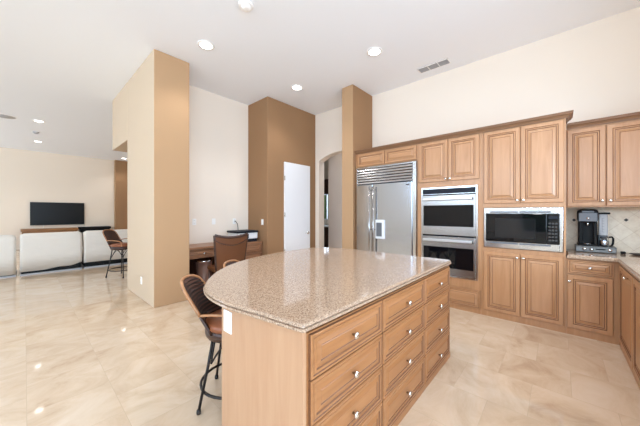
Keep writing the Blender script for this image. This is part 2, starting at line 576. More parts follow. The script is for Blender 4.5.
# ------------------------------------------------------------------ kitchen island
IX0, IX1, IY0, IY1 = 0.778, 2.763, 0.80, 1.477
isl = thing('kitchen_island', 'long maple kitchen island with twelve drawers under a speckled granite top', 'kitchen island', (IX0, IY0, 0))
W, D = IX1 - IX0, IY1 - IY0
mb = MB(); mb.prism([(0.02, 0), (W, 0), (W, D), (0.02, D)], 0.0, 0.884)
mb.build('carcass', 'island_h', isl)
MB().box(0.02, W - 0.03, 0.03, D, 0.8842, 0.8995).build('top_rail', 'dark_wood', isl)  # dark recessed block; its colour stands in for the shadow under the worktop
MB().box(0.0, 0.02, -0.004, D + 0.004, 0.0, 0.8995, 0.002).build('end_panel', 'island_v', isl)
MB().box(0.02, W + 0.004, -0.012, 0.0, 0.0, 0.045, 0.003).build('base_strip', 'island_h', isl)
xs = [0.03, 0.652, 1.318, W - 0.03]
zs_ = [0.048, 0.275, 0.487, 0.682, 0.880]
for c in range(3):
    for r in range(4):
        cab_drawer(isl, xs[c] + 0.006, xs[c + 1] - 0.006, zs_[r] + 0.003, zs_[r + 1] - 0.003, 'island_h', 0.0, 0.019)
curve = spline([(0.757, 0.82), (0.730, 1.03), (0.692, 1.317), (0.722, 1.58), (0.83, 1.80), (1.08, 2.085), (1.38, 2.285), (1.80, 2.42), (2.35, 2.47), (2.66, 2.36), (2.79, 2.06), (2.81, 1.60)], 7)
outline = [(0.764, 0.787), (0.776, 0.780), (2.77, 0.780), (2.80, 0.790), (2.81, 0.82)] + [(x, y) for x, y in curve[::-1]]
SLAB_PROF = [(0.008, 0.900), (0.002, 0.903), (0.0, 0.908), (0.001, 0.916), (0.013, 0.9175), (0.013, 0.9215), (0.005, 0.923), (0.006, 0.928), (0.010, 0.933), (0.017, 0.935)]
o = slab(outline, SLAB_PROF).build('island_countertop', 'granite')
tag(o, 'pinkish speckled granite worktop with one rounded end, lying on the island', 'countertop')

# ------------------------------------------------------------------ wall of tall cabinets (fronts face -X)
RZ = -PI / 2
FX = 4.20


def wall_cab(name, label, ytop, ybot, depth, z0, z1, x=FX, cutouts=()):
    """thing whose local x runs from ytop (image left) to ybot, front at local y=0"""
    t = thing(name, label, 'cabinet', (x, ytop, 0), RZ)
    return t, ytop - ybot


# fridge housing
fh, w = wall_cab('refrigerator_cabinet', 'maple housing around the steel refrigerator with two short doors above it', 2.862, 1.682, 0.6, 0, 2.5)
mb = MB(); mb.box(0, 0.028, 0, 0.595, 0, 2.495); mb.box(w - 0.006, w, 0, 0.595, 0, 2.495); mb.box(0.028, w - 0.006, 0, 0.595, 2.235, 2.495)
mb.box(0.028, w - 0.006, 0.585, 0.595, 0, 2.235)
mb.build('carcass', 'maple_v', fh)
SM = [(a * 0.75, d) for a, d in DOOR_PROF]
for x0, x1 in ((0.055, 0.60), (0.615, w - 0.02)):
    MB().panel(x0, x1, 2.25, 2.475, 0, SM, DOOR_MI).build('door', ['maple_h', 'glaze_and_gap_shade'], fh)
# oven cabinet
oc, w = wall_cab('oven_cabinet', 'tall maple cabinet holding the double oven, with one wide drawer underneath', 1.680, 0.802, 0.6, 0, 2.5)
mb = MB(); mb.box(0, 0.06, 0, 0.595, 0, 2.495); mb.box(w - 0.035, w, 0, 0.595, 0, 2.495)
mb.box(0.06, w - 0.035, 0, 0.595, 1.785, 2.495); mb.box(0.06, w - 0.035, 0, 0.595, 0.0, 0.452)
mb.build('carcass', 'maple_v', oc)
cab_door(oc, 0.025, 0.452, 1.868, 2.485, 0.425, 1.90)
cab_door(oc, 0.458, w - 0.02, 1.868, 2.485, 0.485, 1.90)
cab_drawer(oc, 0.04, w - 0.01, 0.072, 0.318)
# microwave cabinet
mc, w = wall_cab('microwave_cabinet', 'tall maple cabinet holding the microwave between its upper and lower doors', 0.800, -0.056, 0.6, 0, 2.5)
mb = MB(); mb.box(0, 0.03, 0, 0.595, 0, 2.495); mb.box(w - 0.02, w, 0, 0.595, 0, 2.495)
mb.box(0.03, w - 0.02, 0, 0.595, 1.465, 2.495); mb.box(0.03, w - 0.02, 0, 0.595, 0.0, 0.93)
mb.build('carcass', 'maple_v', mc)
cab_door(mc, 0.034, 0.430, 1.52, 2.485, 0.402, 1.555)
cab_door(mc, 0.436, w - 0.018, 1.52, 2.485, 0.464, 1.555)
cab_door(mc, 0.034, 0.430, 0.085, 0.878, 0.402, 0.825)
cab_door(mc, 0.436, w - 0.018, 0.085, 0.878, 0.464, 0.825)
# base cabinet with one drawer and one door
bc, w = wall_cab('base_cabinet', 'maple base cabinet with one drawer over one door, below the coffee machine', -0.058, -0.455, 0.6, 0, 0.89)
MB().box(0, w + 0.59, 0, 0.595, 0, 0.875).build('carcass', 'maple_v', bc)
cab_drawer(bc, 0.014, 0.372, 0.705, 0.862)
cab_door(bc, 0.010, 0.368, 0.082, 0.690, 0.026, 0.615)
# right-hand run (front faces +Y)
rc = thing('corner_cabinet', 'maple base cabinet run beside the corner, under the granite top that comes forward', 'cabinet', (4.165, -0.472, 0), PI)
MB().box(0, 2.3, 0, 0.57, 0, 0.875).build('carcass', 'maple_v', rc)
d = cab_door(rc, 0.12, 0.772, 0.085, 0.862, 0.60, 0.815)
cab_door(rc, 0.782, 1.40, 0.085, 0.862, 1.36, 0.815)
cab_door(rc, 1.41, 2.03, 0.085, 0.862, 1.44, 0.815)
# upper cabinet right of the tall run
uc = thing('upper_cabinet', 'maple wall cabinet hung over the coffee machine, two tall doors', 'cabinet', (4.47, -0.058, 0), RZ)
MB().box(0, 0.99, 0, 0.325, 1.462, 2.42).build('carcass', 'maple_v', uc)
cab_door(uc, 0.012, 0.335, 1.475, 2.40, 0.308, 1.535)
cab_door(uc, 0.342, 0.85, 1.475, 2.40, 0.372, 1.535)
# crowns
CP = [(0.0, 0.0), (0.012, 0.0), (0.016, 0.012), (0.030, 0.030), (0.048, 0.038), (0.052, 0.052), (0.060, 0.055), (0.060, 0.064), (0.0, 0.064)]
o = molding([(4.198, 2.860), (4.198, -0.058), (4.455, -0.058)][::1], [(o_, 2.492 + z_) for o_, z_ in CP]).build('crown_molding', 'crown_wood')
tag(o, 'long brown crown molding along the top of the tall cabinets', 'molding')
o = molding([(4.468, -0.062), (4.468, -1.045)], [(o_, 2.418 + z_) for o_, z_ in CP]).build('crown_molding', 'crown_wood')
tag(o, 'short crown molding on top of the wall cabinet over the coffee machine', 'molding')

# perimeter worktop
Lp = [(4.150, -0.062), (4.150, -0.425), (4.125, -0.445), (1.85, -0.445), (1.85, -1.046), (WX - 0.013, -1.046), (WX - 0.013, -0.062)]
o = slab(Lp, [(0.008, 0.877), (0.0, 0.884), (0.0, 0.902), (0.006, 0.905), (0.010, 0.915), (0.014, 0.92)]).build('corner_countertop', 'granite')
tag(o, 'granite worktop turning the corner under the coffee machine', 'countertop')

# ------------------------------------------------------------------ refrigerator
fr = thing('refrigerator', 'wide built-in steel refrigerator with two doors and a slatted top grille', 'refrigerator', (4.175, 2.832, 0), RZ)
fw = 2.832 - 1.692
MB().box(0.012, fw - 0.012, 0.022, 0.55, 0.0, 2.225).build('body', 'grey_metal', fr)
mb = MB(); mb.box(0, 0.022, -0.012, 0.03, 0.10, 2.222, 0.003); mb.box(fw - 0.06, fw - 0.004, -0.012, 0.03, 0.10, 2.222, 0.003); mb.box(0.022, fw - 0.06, -0.012, 0.02, 2.195, 2.222, 0.003)
mb.build('frame', 'steel_bright', fr)
MB().box(0.01, fw - 0.01, 0.01, 0.04, 0.0, 0.10).build('toe_grille', 'black_plastic', fr)
mb = MB(); mb.box(0.024, fw - 0.062, 0.014, 0.022, 1.905, 2.194)
gr = mb.build('grille', 'slot_dark', fr)
ns = 6
for i in range(ns):
    z = 1.912 + (2.19 - 1.912) * i / ns
    h = (2.19 - 1.912) / ns
    mb = MB()
    mb.rings([[(x, 0.008, z + 0.003), (x, -0.020, z + 0.004), (x, -0.026, z + 0.010), (x, -0.014, z + h - 0.010), (x, 0.010, z + h - 0.007)] for x in (0.025, fw - 0.063)], smooth=False)
    mb.build('slat', 'steel_bright', gr)
dl = MB().box(0.024, 0.362, -0.035, 0.018, 0.11, 1.90, 0.006).build('door', 'steel', fr)
dr = MB().box(0.368, fw - 0.062, -0.035, 0.018, 0.11, 1.90, 0.006).build('door', 'steel', fr)
for hx, dd in ((0.325, dl), (0.405, dr)):
    mb = MB(); mb.tube([(hx, -0.092, 0.30), (hx, -0.092, 1.86)], 0.014, 10)
    for z in (0.36, 1.10, 1.80): mb.tube([(hx, -0.034, z), (hx, -0.092, z)], 0.008)
    mb.build('handle', 'steel_door', dd)
disp = MB().box(0.43, 0.60, -0.055, -0.034, 0.945, 1.275, 0.006).build('dispenser', 'printer_white', fr)
MB().box(0.448, 0.555, -0.058, -0.0545, 0.985, 1.225, 0.001).build('recess', 'grey_plastic', disp)
MB().box(fw - 0.16, fw - 0.10, -0.0375, -0.035, 1.845, 1.862).build('badge', 'grey_plastic', dr)

# ------------------------------------------------------------------ double oven
ov = thing('double_oven', 'stainless double wall oven with two black glass doors', 'oven', (4.198, 1.618, 0), RZ)
ow = 1.618 - 0.838
MB().box(0.008, ow - 0.008, 0.004, 0.52, 0.462, 1.776).build('body', 'black_plastic', ov)
mb = MB(); mb.box(0, 0.022, -0.020, 0.004, 0.456, 1.782, 0.003); mb.box(ow - 0.022, ow, -0.020, 0.004, 0.456, 1.782, 0.003)
mb.box(0.022, ow - 0.022, -0.020, 0.004, 1.755, 1.782, 0.003); mb.box(0.022, ow - 0.022, -0.020, 0.004, 0.456, 0.482, 0.003)
mb.build('frame', 'steel_bright', ov)
cp = MB().box(0.022, ow - 0.022, -0.022, 0.002, 1.672, 1.753, 0.003).build('control_panel', 'steel_bright', ov)
MB().box(0.026, ow - 0.026, -0.0245, -0.0215, 1.680, 1.751).build('display', 'navy_plastic', cp)
for z0, z1, g0, g1 in ((1.066, 1.656, 1.195, 1.508), (0.490, 1.044, 0.585, 0.890)):
    d = MB().box(0.022, ow - 0.022, -0.045, 0.002, z0, z1, 0.004).build('oven_door', 'steel_door', ov)
    MB().box(0.045, ow - 0.045, -0.0475, -0.0445, g0, g1, 0.001).build('window', 'black_glass', d)
    hz = z1 - 0.055
    mb = MB(); mb.box(0.055, ow - 0.055, -0.108, -0.080, hz - 0.018, hz + 0.018, 0.007, 3, smooth=True)
    for x in (0.13, ow - 0.16): mb.box(x, x + 0.04, -0.085, -0.044, hz - 0.012, hz + 0.012, 0.003)
    mb.build('handle', 'steel_handle', d)

# ------------------------------------------------------------------ microwave
mw = thing('microwave', 'built-in microwave in a white-edged steel frame with black glass front', 'microwave', (4.198, 0.762, 0), RZ)
mwid = 0.762 + 0.030
MB().box(0.012, mwid - 0.012, 0.004, 0.45, 0.945, 1.452).build('body', 'grey_metal', mw)
mb = MB(); mb.box(0, 0.024, -0.022, 0.004, 0.938, 1.460, 0.003); mb.box(mwid - 0.030, mwid, -0.022, 0.004, 0.938, 1.460, 0.003)
mb.box(0.024, mwid - 0.030, -0.022, 0.004, 1.385, 1.460, 0.003); mb.box(0.024, mwid - 0.030, -0.022, 0.004, 0.938, 1.022, 0.003)
f_ = mb.build('frame', 'steel_bright', mw)
for z in (1.405, 1.004):
    MB().box(0.07, 0.37, -0.0235, -0.0215, z - 0.010, z + 0.010).build('vent', 'grey_plastic', f_)
    MB().box(0.385, 0.685, -0.0235, -0.0215, z - 0.010, z + 0.010).build('vent', 'grey_plastic', f_)
d = MB().box(0.024, 0.645, -0.034, 0.002, 1.024, 1.383, 0.003).build('door', 'black_glass', mw)
MB().box(0.13, 0.545, -0.0355, -0.0335, 1.075, 1.325).build('window', 'oven_window', d)
c = MB().box(0.648, mwid - 0.030, -0.034, 0.002, 1.024, 1.383, 0.003).build('control_panel', 'black_glass', mw)
MB().box(0.665, 0.745, -0.0355, -0.0335, 1.325, 1.355).build('display', 'navy_plastic', c)
for j in range(6):
    for i in range(3): MB().box(0.665 + i * 0.029, 0.685 + i * 0.029, -0.0355, -0.0335, 1.06 + j * 0.04, 1.078 + j * 0.04).build('key', 'slot_dark', c)

# ------------------------------------------------------------------ coffee corner
CX = 4.555
pd = thing('pod_drawer', 'low grey drawer box on the counter with the coffee machine standing on it', 'drawer box', (CX, -0.145, 0.92), RZ)
MB().box(0, 0.345, 0.004, 0.22, 0.0, 0.075, 0.006).build('box', 'grey_metal', pd)
fpan = MB().box(0.004, 0.341, -0.010, 0.003, 0.008, 0.066, 0.004).build('drawer_front', 'grey_metal', pd)
for x in (0.08, 0.14, 0.29): MB().lathe([(0.019, 0), (0.019, 0.003), (0.0, 0.004)], (x, -0.010, 0.038), 'y', 16).build('disc', 'steel_bright', fpan)
MB().box(0.175, 0.255, -0.016, -0.009, 0.036, 0.050, 0.003).build('pull', 'black_plastic', fpan)

cm = thing('coffee_machine', 'black coffee machine with a grey rounded head and clear water tank', 'coffee machine', (CX + 0.01, -0.165, 0.995), RZ)
MB().box(0.0, 0.182, 0.0, 0.20, 0.0, 0.022, 0.006).build('base', 'black_plastic', cm)
MB().lathe([(0.045, 0.0), (0.048, 0.008), (0.0, 0.008)], (0.085, 0.055, 0.020)).build('drip_plate', 'steel_bright', cm)
MB().box(0.008, 0.175, 0.09, 0.195, 0.02, 0.30, 0.012, 3, smooth=True).build('column', 'black_plastic', cm)
mb = MB(); mb.box(0.012, 0.045, 0.02, 0.1, 0.02, 0.29, 0.008); mb.box(0.138, 0.172, 0.02, 0.1, 0.02, 0.29, 0.008)
mb.build('side_column', 'black_plastic', cm)
hd = MB().box(0.0, 0.182, -0.008, 0.195, 0.285, 0.445, 0.035, 5, smooth=True).build('head', 'black_plastic', cm)
MB().box(0.010, 0.172, -0.014, -0.006, 0.298, 0.400, 0.003).build('faceplate', 'grey_plastic', hd)
MB().box(0.04, 0.142, -0.012, -0.006, 0.405, 0.425, 0.002).build('display', 'grey_plastic', hd)
MB().lathe([(0.016, 0), (0.015, 0.004), (0.0, 0.005)], (0.091, -0.013, 0.335), 'y', 18).build('button', 'steel_bright', hd)
MB().lathe([(0.014, 0.24), (0.018, 0.29)], (0.091, 0.055, 0.0), 'z', 14).build('spout', 'steel_bright', hd)
tk = MB().box(0.188, 0.262, 0.06, 0.17, 0.13, 0.385, 0.012, 3, smooth=True).build('water_tank', 'frosted', cm)
mb = MB()
for i in range(6): mb.box(0.215, 0.232, 0.058, 0.0605, 0.17 + i * 0.033, 0.173 + i * 0.033)
mb.box(0.212, 0.2155, 0.058, 0.0605, 0.17, 0.338)
mb.build('scale_marks', 'grey_plastic', tk)
MB().box(0.178, 0.282, 0.05, 0.18, 0.383, 0.405, 0.008).build('tank_lid', 'black_plastic', cm)
MB().box(0.1835, 0.268, 0.12, 0.198, 0.0, 0.135, 0.01).build('tank_base', 'grey_plastic', cm)

cf = thing('coffee_carafe', 'small glass carafe with a black handle beside the coffee machine', 'carafe', (CX + 0.045, -0.394, 0.9955), RZ)
MB().lathe([(0.030, 0.0), (0.036, 0.006), (0.038, 0.09), (0.033, 0.115), (0.030, 0.115), (0.034, 0.088), (0.033, 0.010), (0.0, 0.006)], (0, 0, 0)).build('glass', 'clear', cf)
MB().lathe([(0.032, 0.012), (0.0325, 0.06), (0.0, 0.06)], (0, 0, 0)).build('coffee', 'slot_dark', cf)
MB().lathe([(0.0388, 0.022), (0.0395, 0.024), (0.0395, 0.07), (0.0388, 0.072)], (0, 0, 0)).build('band', 'steel', cf)
mb = MB(); mb.tube([(0.036, 0, 0.112), (0.062, 0, 0.118), (0.072, 0, 0.10), (0.070, 0, 0.04), (0.060, 0, 0.012), (0.040, 0, 0.010)], 0.010)
mb.build('handle', 'black_plastic', cf)

pa = MB().box(4.60, 4.645, -0.565, -0.525, 0.921, 0.95, 0.006).build('power_adapter', 'black_plastic')
tag(pa, 'small black adapter block lying on the counter right of the coffee machine', 'adapter')
tr = thing('serving_tray', 'flat dark oval tray on the counter in the corner', 'tray', (4.60, -0.74, 0.921))
mb = MB()
mb.rings([[(0.09 * s * math.cos(a * PI / 16), 0.15 * s * math.sin(a * PI / 16), z) for a in range(32)] for s, z in ((0.8, 0), (1.0, 0.012), (1.02, 0.016), (0.97, 0.013), (0.8, 0.004))])
mb.build('dish', 'slot_dark', tr)

# ------------------------------------------------------------------ stools


def make_stool(name, label, loc, face, seat_h, group):
    """local +x is the way the sitter faces"""
    t = thing(name, label, 'bar stool', (loc[0], loc[1], 0), face, group)
    sh = seat_h
    for sx in (-1, 1):
        for sy in (-1, 1):
            lg = MB().tube([(0.125 * sx, 0.125 * sy, sh - 0.12), (0.150 * sx, 0.150 * sy, sh * 0.5), (0.198 * sx, 0.198 * sy, 0.02)], 0.010, 8).build('leg', 'iron', t)
            MB().lathe([(0.014, 0), (0.016, 0.012), (0.014, 0.028), (0.0, 0.032)], (0.198 * sx, 0.198 * sy, 0.0), 'z', 10).build('foot_cap', 'iron', lg)
    zr = sh * 0.21
    rr_ = 0.240
    MB().tube([(rr_ * math.cos(a * PI / 18), rr_ * math.sin(a * PI / 18), zr) for a in range(36)], 0.010, 8, closed=True).build('footring', 'iron', t)
    mb = MB()
    for k4 in range(4):
        a0 = PI / 4 + k4 * PI / 2; a1 = a0 + PI / 2
        p0 = Vector((0.19 * math.cos(a0), 0.19 * math.sin(a0), sh - 0.30)); p1 = Vector((0.19 * math.cos(a1), 0.19 * math.sin(a1), sh - 0.30))
        mb.tube([p0.lerp(p1, i / 8) + Vector((0, 0, 0.15 * math.sin(PI * i / 8))) for i in range(9)], 0.007, 6)
    mb.build('brace', 'iron', t)
    MB().lathe([(0.17, sh - 0.135), (0.205, sh - 0.125), (0.214, sh - 0.10), (0.214, sh - 0.055), (0.0, sh - 0.05)]).build('seat_frame', 'dark_wood', t)
    MB().lathe([(0.210, sh - 0.062), (0.222, sh - 0.038), (0.208, sh - 0.008), (0.14, sh + 0.004), (0.0, sh + 0.008)], seg=32).build('seat', 'saddle_leather', t)
    # back: a leaning, gently curved woven panel with a wooden hoop round it
    zb, zt = sh - 0.075, sh + 0.285

    def bp(u, v):            # u across -1..1, v up 0..1
        wd = 0.178 - 0.01 * v
        x = -0.165 - 0.20 * v + 0.055 * u * u
        top = (zt - zb) * (1 - 0.10 * abs(u) ** 3)
        return Vector((x, u * wd, zb + top * v))
    mb = MB()
    mb.grid(lambda a, b: bp(2 * a - 1, b) + Vector((0.006 * math.sin(b * 88), 0, 0)), 14, 40)
    mb.grid(lambda a, b: bp(2 * a - 1, b) + Vector((-0.014 + 0.006 * math.sin(b * 88), 0, 0)), 14, 40)
    mb.build('backrest', 'rattan', t)
    for e in (-1, 1):
        MB().tube([bp(e, v / 10) + Vector((-0.006, 0, 0)) for v in range(0, 5)], 0.0125, 8).build('back_post', 'dark_wood', t)
    hoop = [bp(-1, v / 10) for v in range(4, 9)] + [bp(-0.97, 0.93), bp(-0.85, 1.0)] + [bp(-0.85 + 1.7 * k / 8, 1.02) for k in range(1, 8)] + [bp(0.85, 1.0), bp(0.97, 0.93)] + [bp(1, v / 10) for v in range(8, 3, -1)]
    MB().tube([p + Vector((-0.006, 0, 0)) for p in hoop], 0.0115, 8).build('back_hoop', 'rim_wood', t)
    for s in (-1, 1):
        a = bp(s, 0.42)
        MB().tube(spline([tuple(a), (-0.10, s * 0.225, sh + 0.082), (0.02, s * 0.232, sh + 0.078), (0.12, s * 0.225, sh + 0.065), (0.160, s * 0.205, sh + 0.03), (0.15, s * 0.19, sh - 0.05)], 5), 0.010, 8).build('armrest', 'rim_wood', t)
    return t


make_stool('bar_stool', 'woven-back iron counter stool with tan leather seat tucked at the island end', (1.09, 1.87), math.atan2(-0.69, 0.72), 0.61, 'counter stools at the island')
make_stool('bar_stool', 'counter stool behind the island with only its pale wooden back hoop showing', (1.58, 2.19), math.atan2(-0.86, 0.5), 0.607, 'counter stools at the island')
make_stool('bar_stool', 'tall woven bar stool standing by the white sofa near the thick pillar', (1.45, 7.20), math.atan2(-0.80, 0.60), 0.72, None)

# ------------------------------------------------------------------ desk nook
dk = thing('desk', 'built-in brown wooden desk with drawers along the nook wall', 'desk', (1.775, 4.64, 0))
MB().box(0, 1.57, -0.02, 0.535, 0.765, 0.802, 0.006).build('desktop', 'desk_wood', dk)
MB().box(0.70, 1.565, 0.0, 0.535, 0.0, 0.765).build('pedestal', 'desk_wood', dk)
MB().box(0.0, 0.70, 0.03, 0.535, 0.60, 0.765).build('apron', 'desk_wood', dk)
MB().box(0.0, 0.70, 0.515, 0.535, 0.0, 0.60).build('back_panel', 'dark_wood', dk)
mdw = MB().panel(0.02, 0.66, 0.605, 0.755, 0.03, DRW_PROF, DRW_MI).build('drawer', ['desk_wood', 'dark_wood'], dk); knob(mdw, 0.34, 0.012, 0.68, 0.018)
for z0, z1 in ((0.575, 0.755), (0.32, 0.565), (0.06, 0.31)):
    d = MB().panel(0.72, 1.55, z0, z1, 0.0, DRW_PROF, DRW_MI).build('drawer', ['desk_wood', 'dark_wood'], dk); knob(d, 1.135, -0.018, (z0 + z1) / 2, 0.018)

pr = thing('printer', 'white and dark printer standing on the desk by the brown wall', 'printer', (2.79, 4.70, 0.803))
MB().box(0.02, 0.48, 0.02, 0.40, 0.0, 0.06, 0.012).build('base', 'navy_plastic', pr)
MB().box(0.02, 0.48, 0.0, 0.40, 0.058, 0.185, 0.015).build('body', 'printer_white', pr)
MB().box(0.06, 0.26, -0.006, 0.002, 0.075, 0.165, 0.003).build('paper_slot', 'navy_plastic', pr)
MB().box(0.0, 0.49, -0.015, 0.41, 0.183, 0.225, 0.012).build('scanner_lid', 'navy_plastic', pr)
o = MB().tube(spline([(3.005, 5.168, 1.215), (3.005, 5.13, 1.215), (3.05, 5.125, 1.15), (3.07, 5.13, 1.0), (3.06, 5.13, 0.90), (3.02, 5.112, 0.87)], 6), 0.007, 8).build('hanging_cable', 'slot_dark')
tag(o, 'thin dark cord hanging from the wall outlet down behind the printer', 'cord')

dc = thing('desk_chair', 'brown leather desk chair with a dipped top rail, seen from behind', 'chair', (2.35, 4.18, 0), math.radians(-6))


def cb_(u, v, d=0.0):
    wd = 0.235 + 0.050 * v
    z = 0.44 + (0.585 - 0.045 * (1 - u * u)) * v if v > 0 else 0.44
    return (u * wd, -0.06 * v + 0.035 * (1 - u * u) * -1 + d, z)


mb = MB(); mb.grid(lambda a, b: cb_(2 * a - 1, b, 0.02), 12, 10); mb.grid(lambda a, b: cb_(2 * a - 1, b, -0.02), 12, 10)
for e in (0, 1):
    mb.grid(lambda a, b: cb_(2 * e - 1, b, -0.02 + 0.04 * a), 1, 10)
mb.grid(lambda a, b: cb_(2 * a - 1, 1.0, -0.02 + 0.04 * b), 12, 1)
mb.build('backrest', 'brown_leather', dc)
mb = MB()
mb.tube([cb_(2 * k / 12 - 1, 1.0, 0) for k in range(13)], 0.026, 8)
mb.tube([cb_(2 * k / 12 - 1, 0.86 - 0.10 * (1 - (2 * k / 12 - 1) ** 2), -0.022) for k in range(13)], 0.008, 6)
mb.build('top_rail', 'dark_wood', dc)
for e in (-1, 1): MB().tube([cb_(e, v / 8, 0) for v in range(9)], 0.024, 8).build('side_rail', 'dark_wood', dc)
MB().box(-0.26, 0.26, -0.02, 0.38, 0.40, 0.48, 0.03, 3, smooth=True).build('seat', 'brown_leather', dc)
for sx in (-1, 1):
    for y in (0.02, 0.33):
        MB().tube([(sx * 0.22, y, 0.41), (sx * 0.235, y + (0.02 if y > 0.2 else -0.04), 0.0)], [0.024, 0.016], 8).build('leg', 'dark_wood', dc)

bn = thing('waste_bin', 'brown round waste bin standing in the kneehole under the desk', 'bin', (2.24, 4.92, 0))
MB().lathe([(0.115, 0.0), (0.120, 0.01), (0.145, 0.50), (0.138, 0.50), (0.114, 0.02), (0.0, 0.02)]).build('bucket', 'bin_leather', bn)
MB().lathe([(0.145, 0.495), (0.150, 0.50), (0.150, 0.525), (0.138, 0.528), (0.136, 0.50)]).build('rim', 'nickel', bn)


# outlets and switches: local plate faces -y
def plate(name, label, loc, rz, kind='outlet', group=None, cat=None):
    t = thing(name, label, cat or ('outlet' if kind != 'switch' else 'switch'), loc, rz, group)
    MB().box(-0.037, 0.037, -0.007, -0.0005, -0.06, 0.06, 0.003).build('plate', 'plate_white', t)
    if kind == 'switch':
        MB().box(-0.016, 0.016, -0.011, -0.006, -0.032, 0.032, 0.002).build('rocker', 'plate_white', t)
    elif kind == 'outlet':
        for z in (-0.026, 0.026):
            s_ = MB().box(-0.016, 0.016, -0.009, -0.006, z - 0.017, z + 0.017, 0.003).build('socket', 'plate_white', t)
            mb = MB()
            for x in (-0.006, 0.006): mb.box(x - 0.0014, x + 0.0014, -0.0095, -0.0088, z - 0.002, z + 0.008)
            mb.build('slot', 'slot_dark', s_)
    return t


plate('power_outlet', 'white outlet on the nook wall nearest the thick pillar, above the desk', (2.165, 5.18, 1.22), 0)
plate('light_switch', 'white plate midway along the nook wall, between the two outlets', (2.55, 5.18, 1.22), 0, 'switch')
plate('power_outlet', 'white outlet on the nook wall with the cord plugged in, above the printer', (3.005, 5.18, 1.215), 0)
plate('light_switch', 'white switch on the brown wall beside the printer', (3.35, 4.645, 1.20), RZ, 'switch')
plate('power_outlet', 'white outlet low on the pale side of the thick pillar', (1.262, 5.01, 0.305), RZ)
io = thing('power_outlet', 'tall white blank plate at the top of the island end panel', 'outlet', (IX0, 1.405, 0.778), RZ)
MB().box(-0.042, 0.042, -0.007, -0.0005, -0.062, 0.062, 0.003).build('plate', 'plate_white', io)
MB().box(-0.018, 0.018, -0.0095, -0.0065, -0.035, 0.035, 0.002).build('socket', 'plate_white', io)

# ------------------------------------------------------------------ ceiling fittings


def downlight(label, x, y, power, r=0.085, group=None):
    t = thing('recessed_light', label, 'ceiling light', (x, y, CZ), 0, group)
    MB().lathe([(r + 0.03, -0.0005), (r + 0.03, -0.008), (r, -0.010), (r, -0.0005)]).build('trim_ring', 'plate_white', t)
    MB().lathe([(r, -0.002), (r, -0.006), (0.0, -0.007)]).build('lamp', 'lamp_glow', t)
    d = bpy.data.lights.new('downlight', 'SPOT'); d.energy = power; d.spot_size = math.radians(120); d.spot_blend = 0.6
    d.shadow_soft_size = 0.08; d.color = (0.98, 0.98, 1.0)
    o = bpy.data.objects.new('downlight', d); COL.objects.link(o); o.parent = t; o.location = (0, 0, -0.03)
    return t


GK = 'recessed lights over the kitchen'
downlight('round recessed ceiling light nearest the thick pillar', 1.74, 3.764, 65, group=GK)
downlight('round recessed ceiling light closest to the air vent and cabinets', 3.49, 2.05, 45, group=GK)
downlight('round recessed ceiling light just in front of the brown block', 3.50, 3.746, 65, group=GK)
for x_, y_, w_ in ((1.74, 2.05, 'over the near half of the island'), (3.49, 0.35, 'over the aisle by the microwave'), (1.74, 0.35, 'over the aisle beside the island drawers')):
    downlight('round recessed ceiling light ' + w_, x_, y_, 60, group=GK)
downlight('unseen recessed light added to brighten the passage behind the arch', 5.45, 3.9, 70)  # added lamp, no fitting visible there; lifts the passage wall
GL = 'recessed lights over the living room'
downlight('small recessed ceiling light in the living room, the nearer one in line with the sensor', 0.253, 10.15, 90, group=GL)
downlight('small recessed ceiling light in the living room, closest to the television wall', 0.304, 13.10, 90, group=GL)
downlight('recessed ceiling light glimpsed under the header beside the thick pillar', 2.95, 14.35, 60, group=GL)

t = thing('smoke_detector', 'round white smoke detector on the ceiling at the top of the picture', 'smoke detector', (1.714, 2.695, CZ))
MB().lathe([(0.085, 0), (0.085, -0.014), (0.075, -0.02), (0.0, -0.02)]).build('base', 'plate_white', t)
MB().lathe([(0.055, -0.018), (0.050, -0.045), (0.030, -0.052), (0.0, -0.052)]).build('cover', 'plate_white', t)
t = thing('ceiling_sensor', 'tiny grey round sensor on the living room ceiling between two lights', 'sensor', (0.228, 11.6, CZ))
MB().lathe([(0.07, 0), (0.07, -0.02), (0.04, -0.05), (0.0, -0.05)]).build('body', 'vent_grey', t)
t = thing('ceiling_speaker', 'flat round grey speaker in the living room ceiling at the picture edge', 'speaker', (-0.342, 10.27, CZ))
MB().lathe([(0.21, 0), (0.21, -0.008), (0.195, -0.010), (0.195, -0.006)]).build('trim_ring', 'plate_white', t)
MB().lathe([(0.195, -0.004), (0.195, -0.007), (0.0, -0.008)]).build('grille', 'vent_grey', t)
t = thing('air_vent', 'long ceiling air vent of three grey grilles near the cabinet wall', 'vent', (4.475, 1.53, CZ))
mb = MB(); mb.box(-0.085, 0.085, -0.235, 0.235, -0.004, 0.0); mb.build('backing', 'vent_backing', t)
mb = MB()
for x in (-0.085, 0.075): mb.box(x, x + 0.010, -0.24, 0.24, -0.014, -0.001)
for y in (-0.24, -0.083, 0.073, 0.23): mb.box(-0.085, 0.085, y, y + 0.010, -0.014, -0.001)
mb.build('frame', 'plate_white', t)
for i in range(9):
    x = -0.066 + i * 0.0162
    MB().box(x, x + 0.008, -0.23, 0.23, -0.011, -0.003).build('slat', 'vent_grey', t)

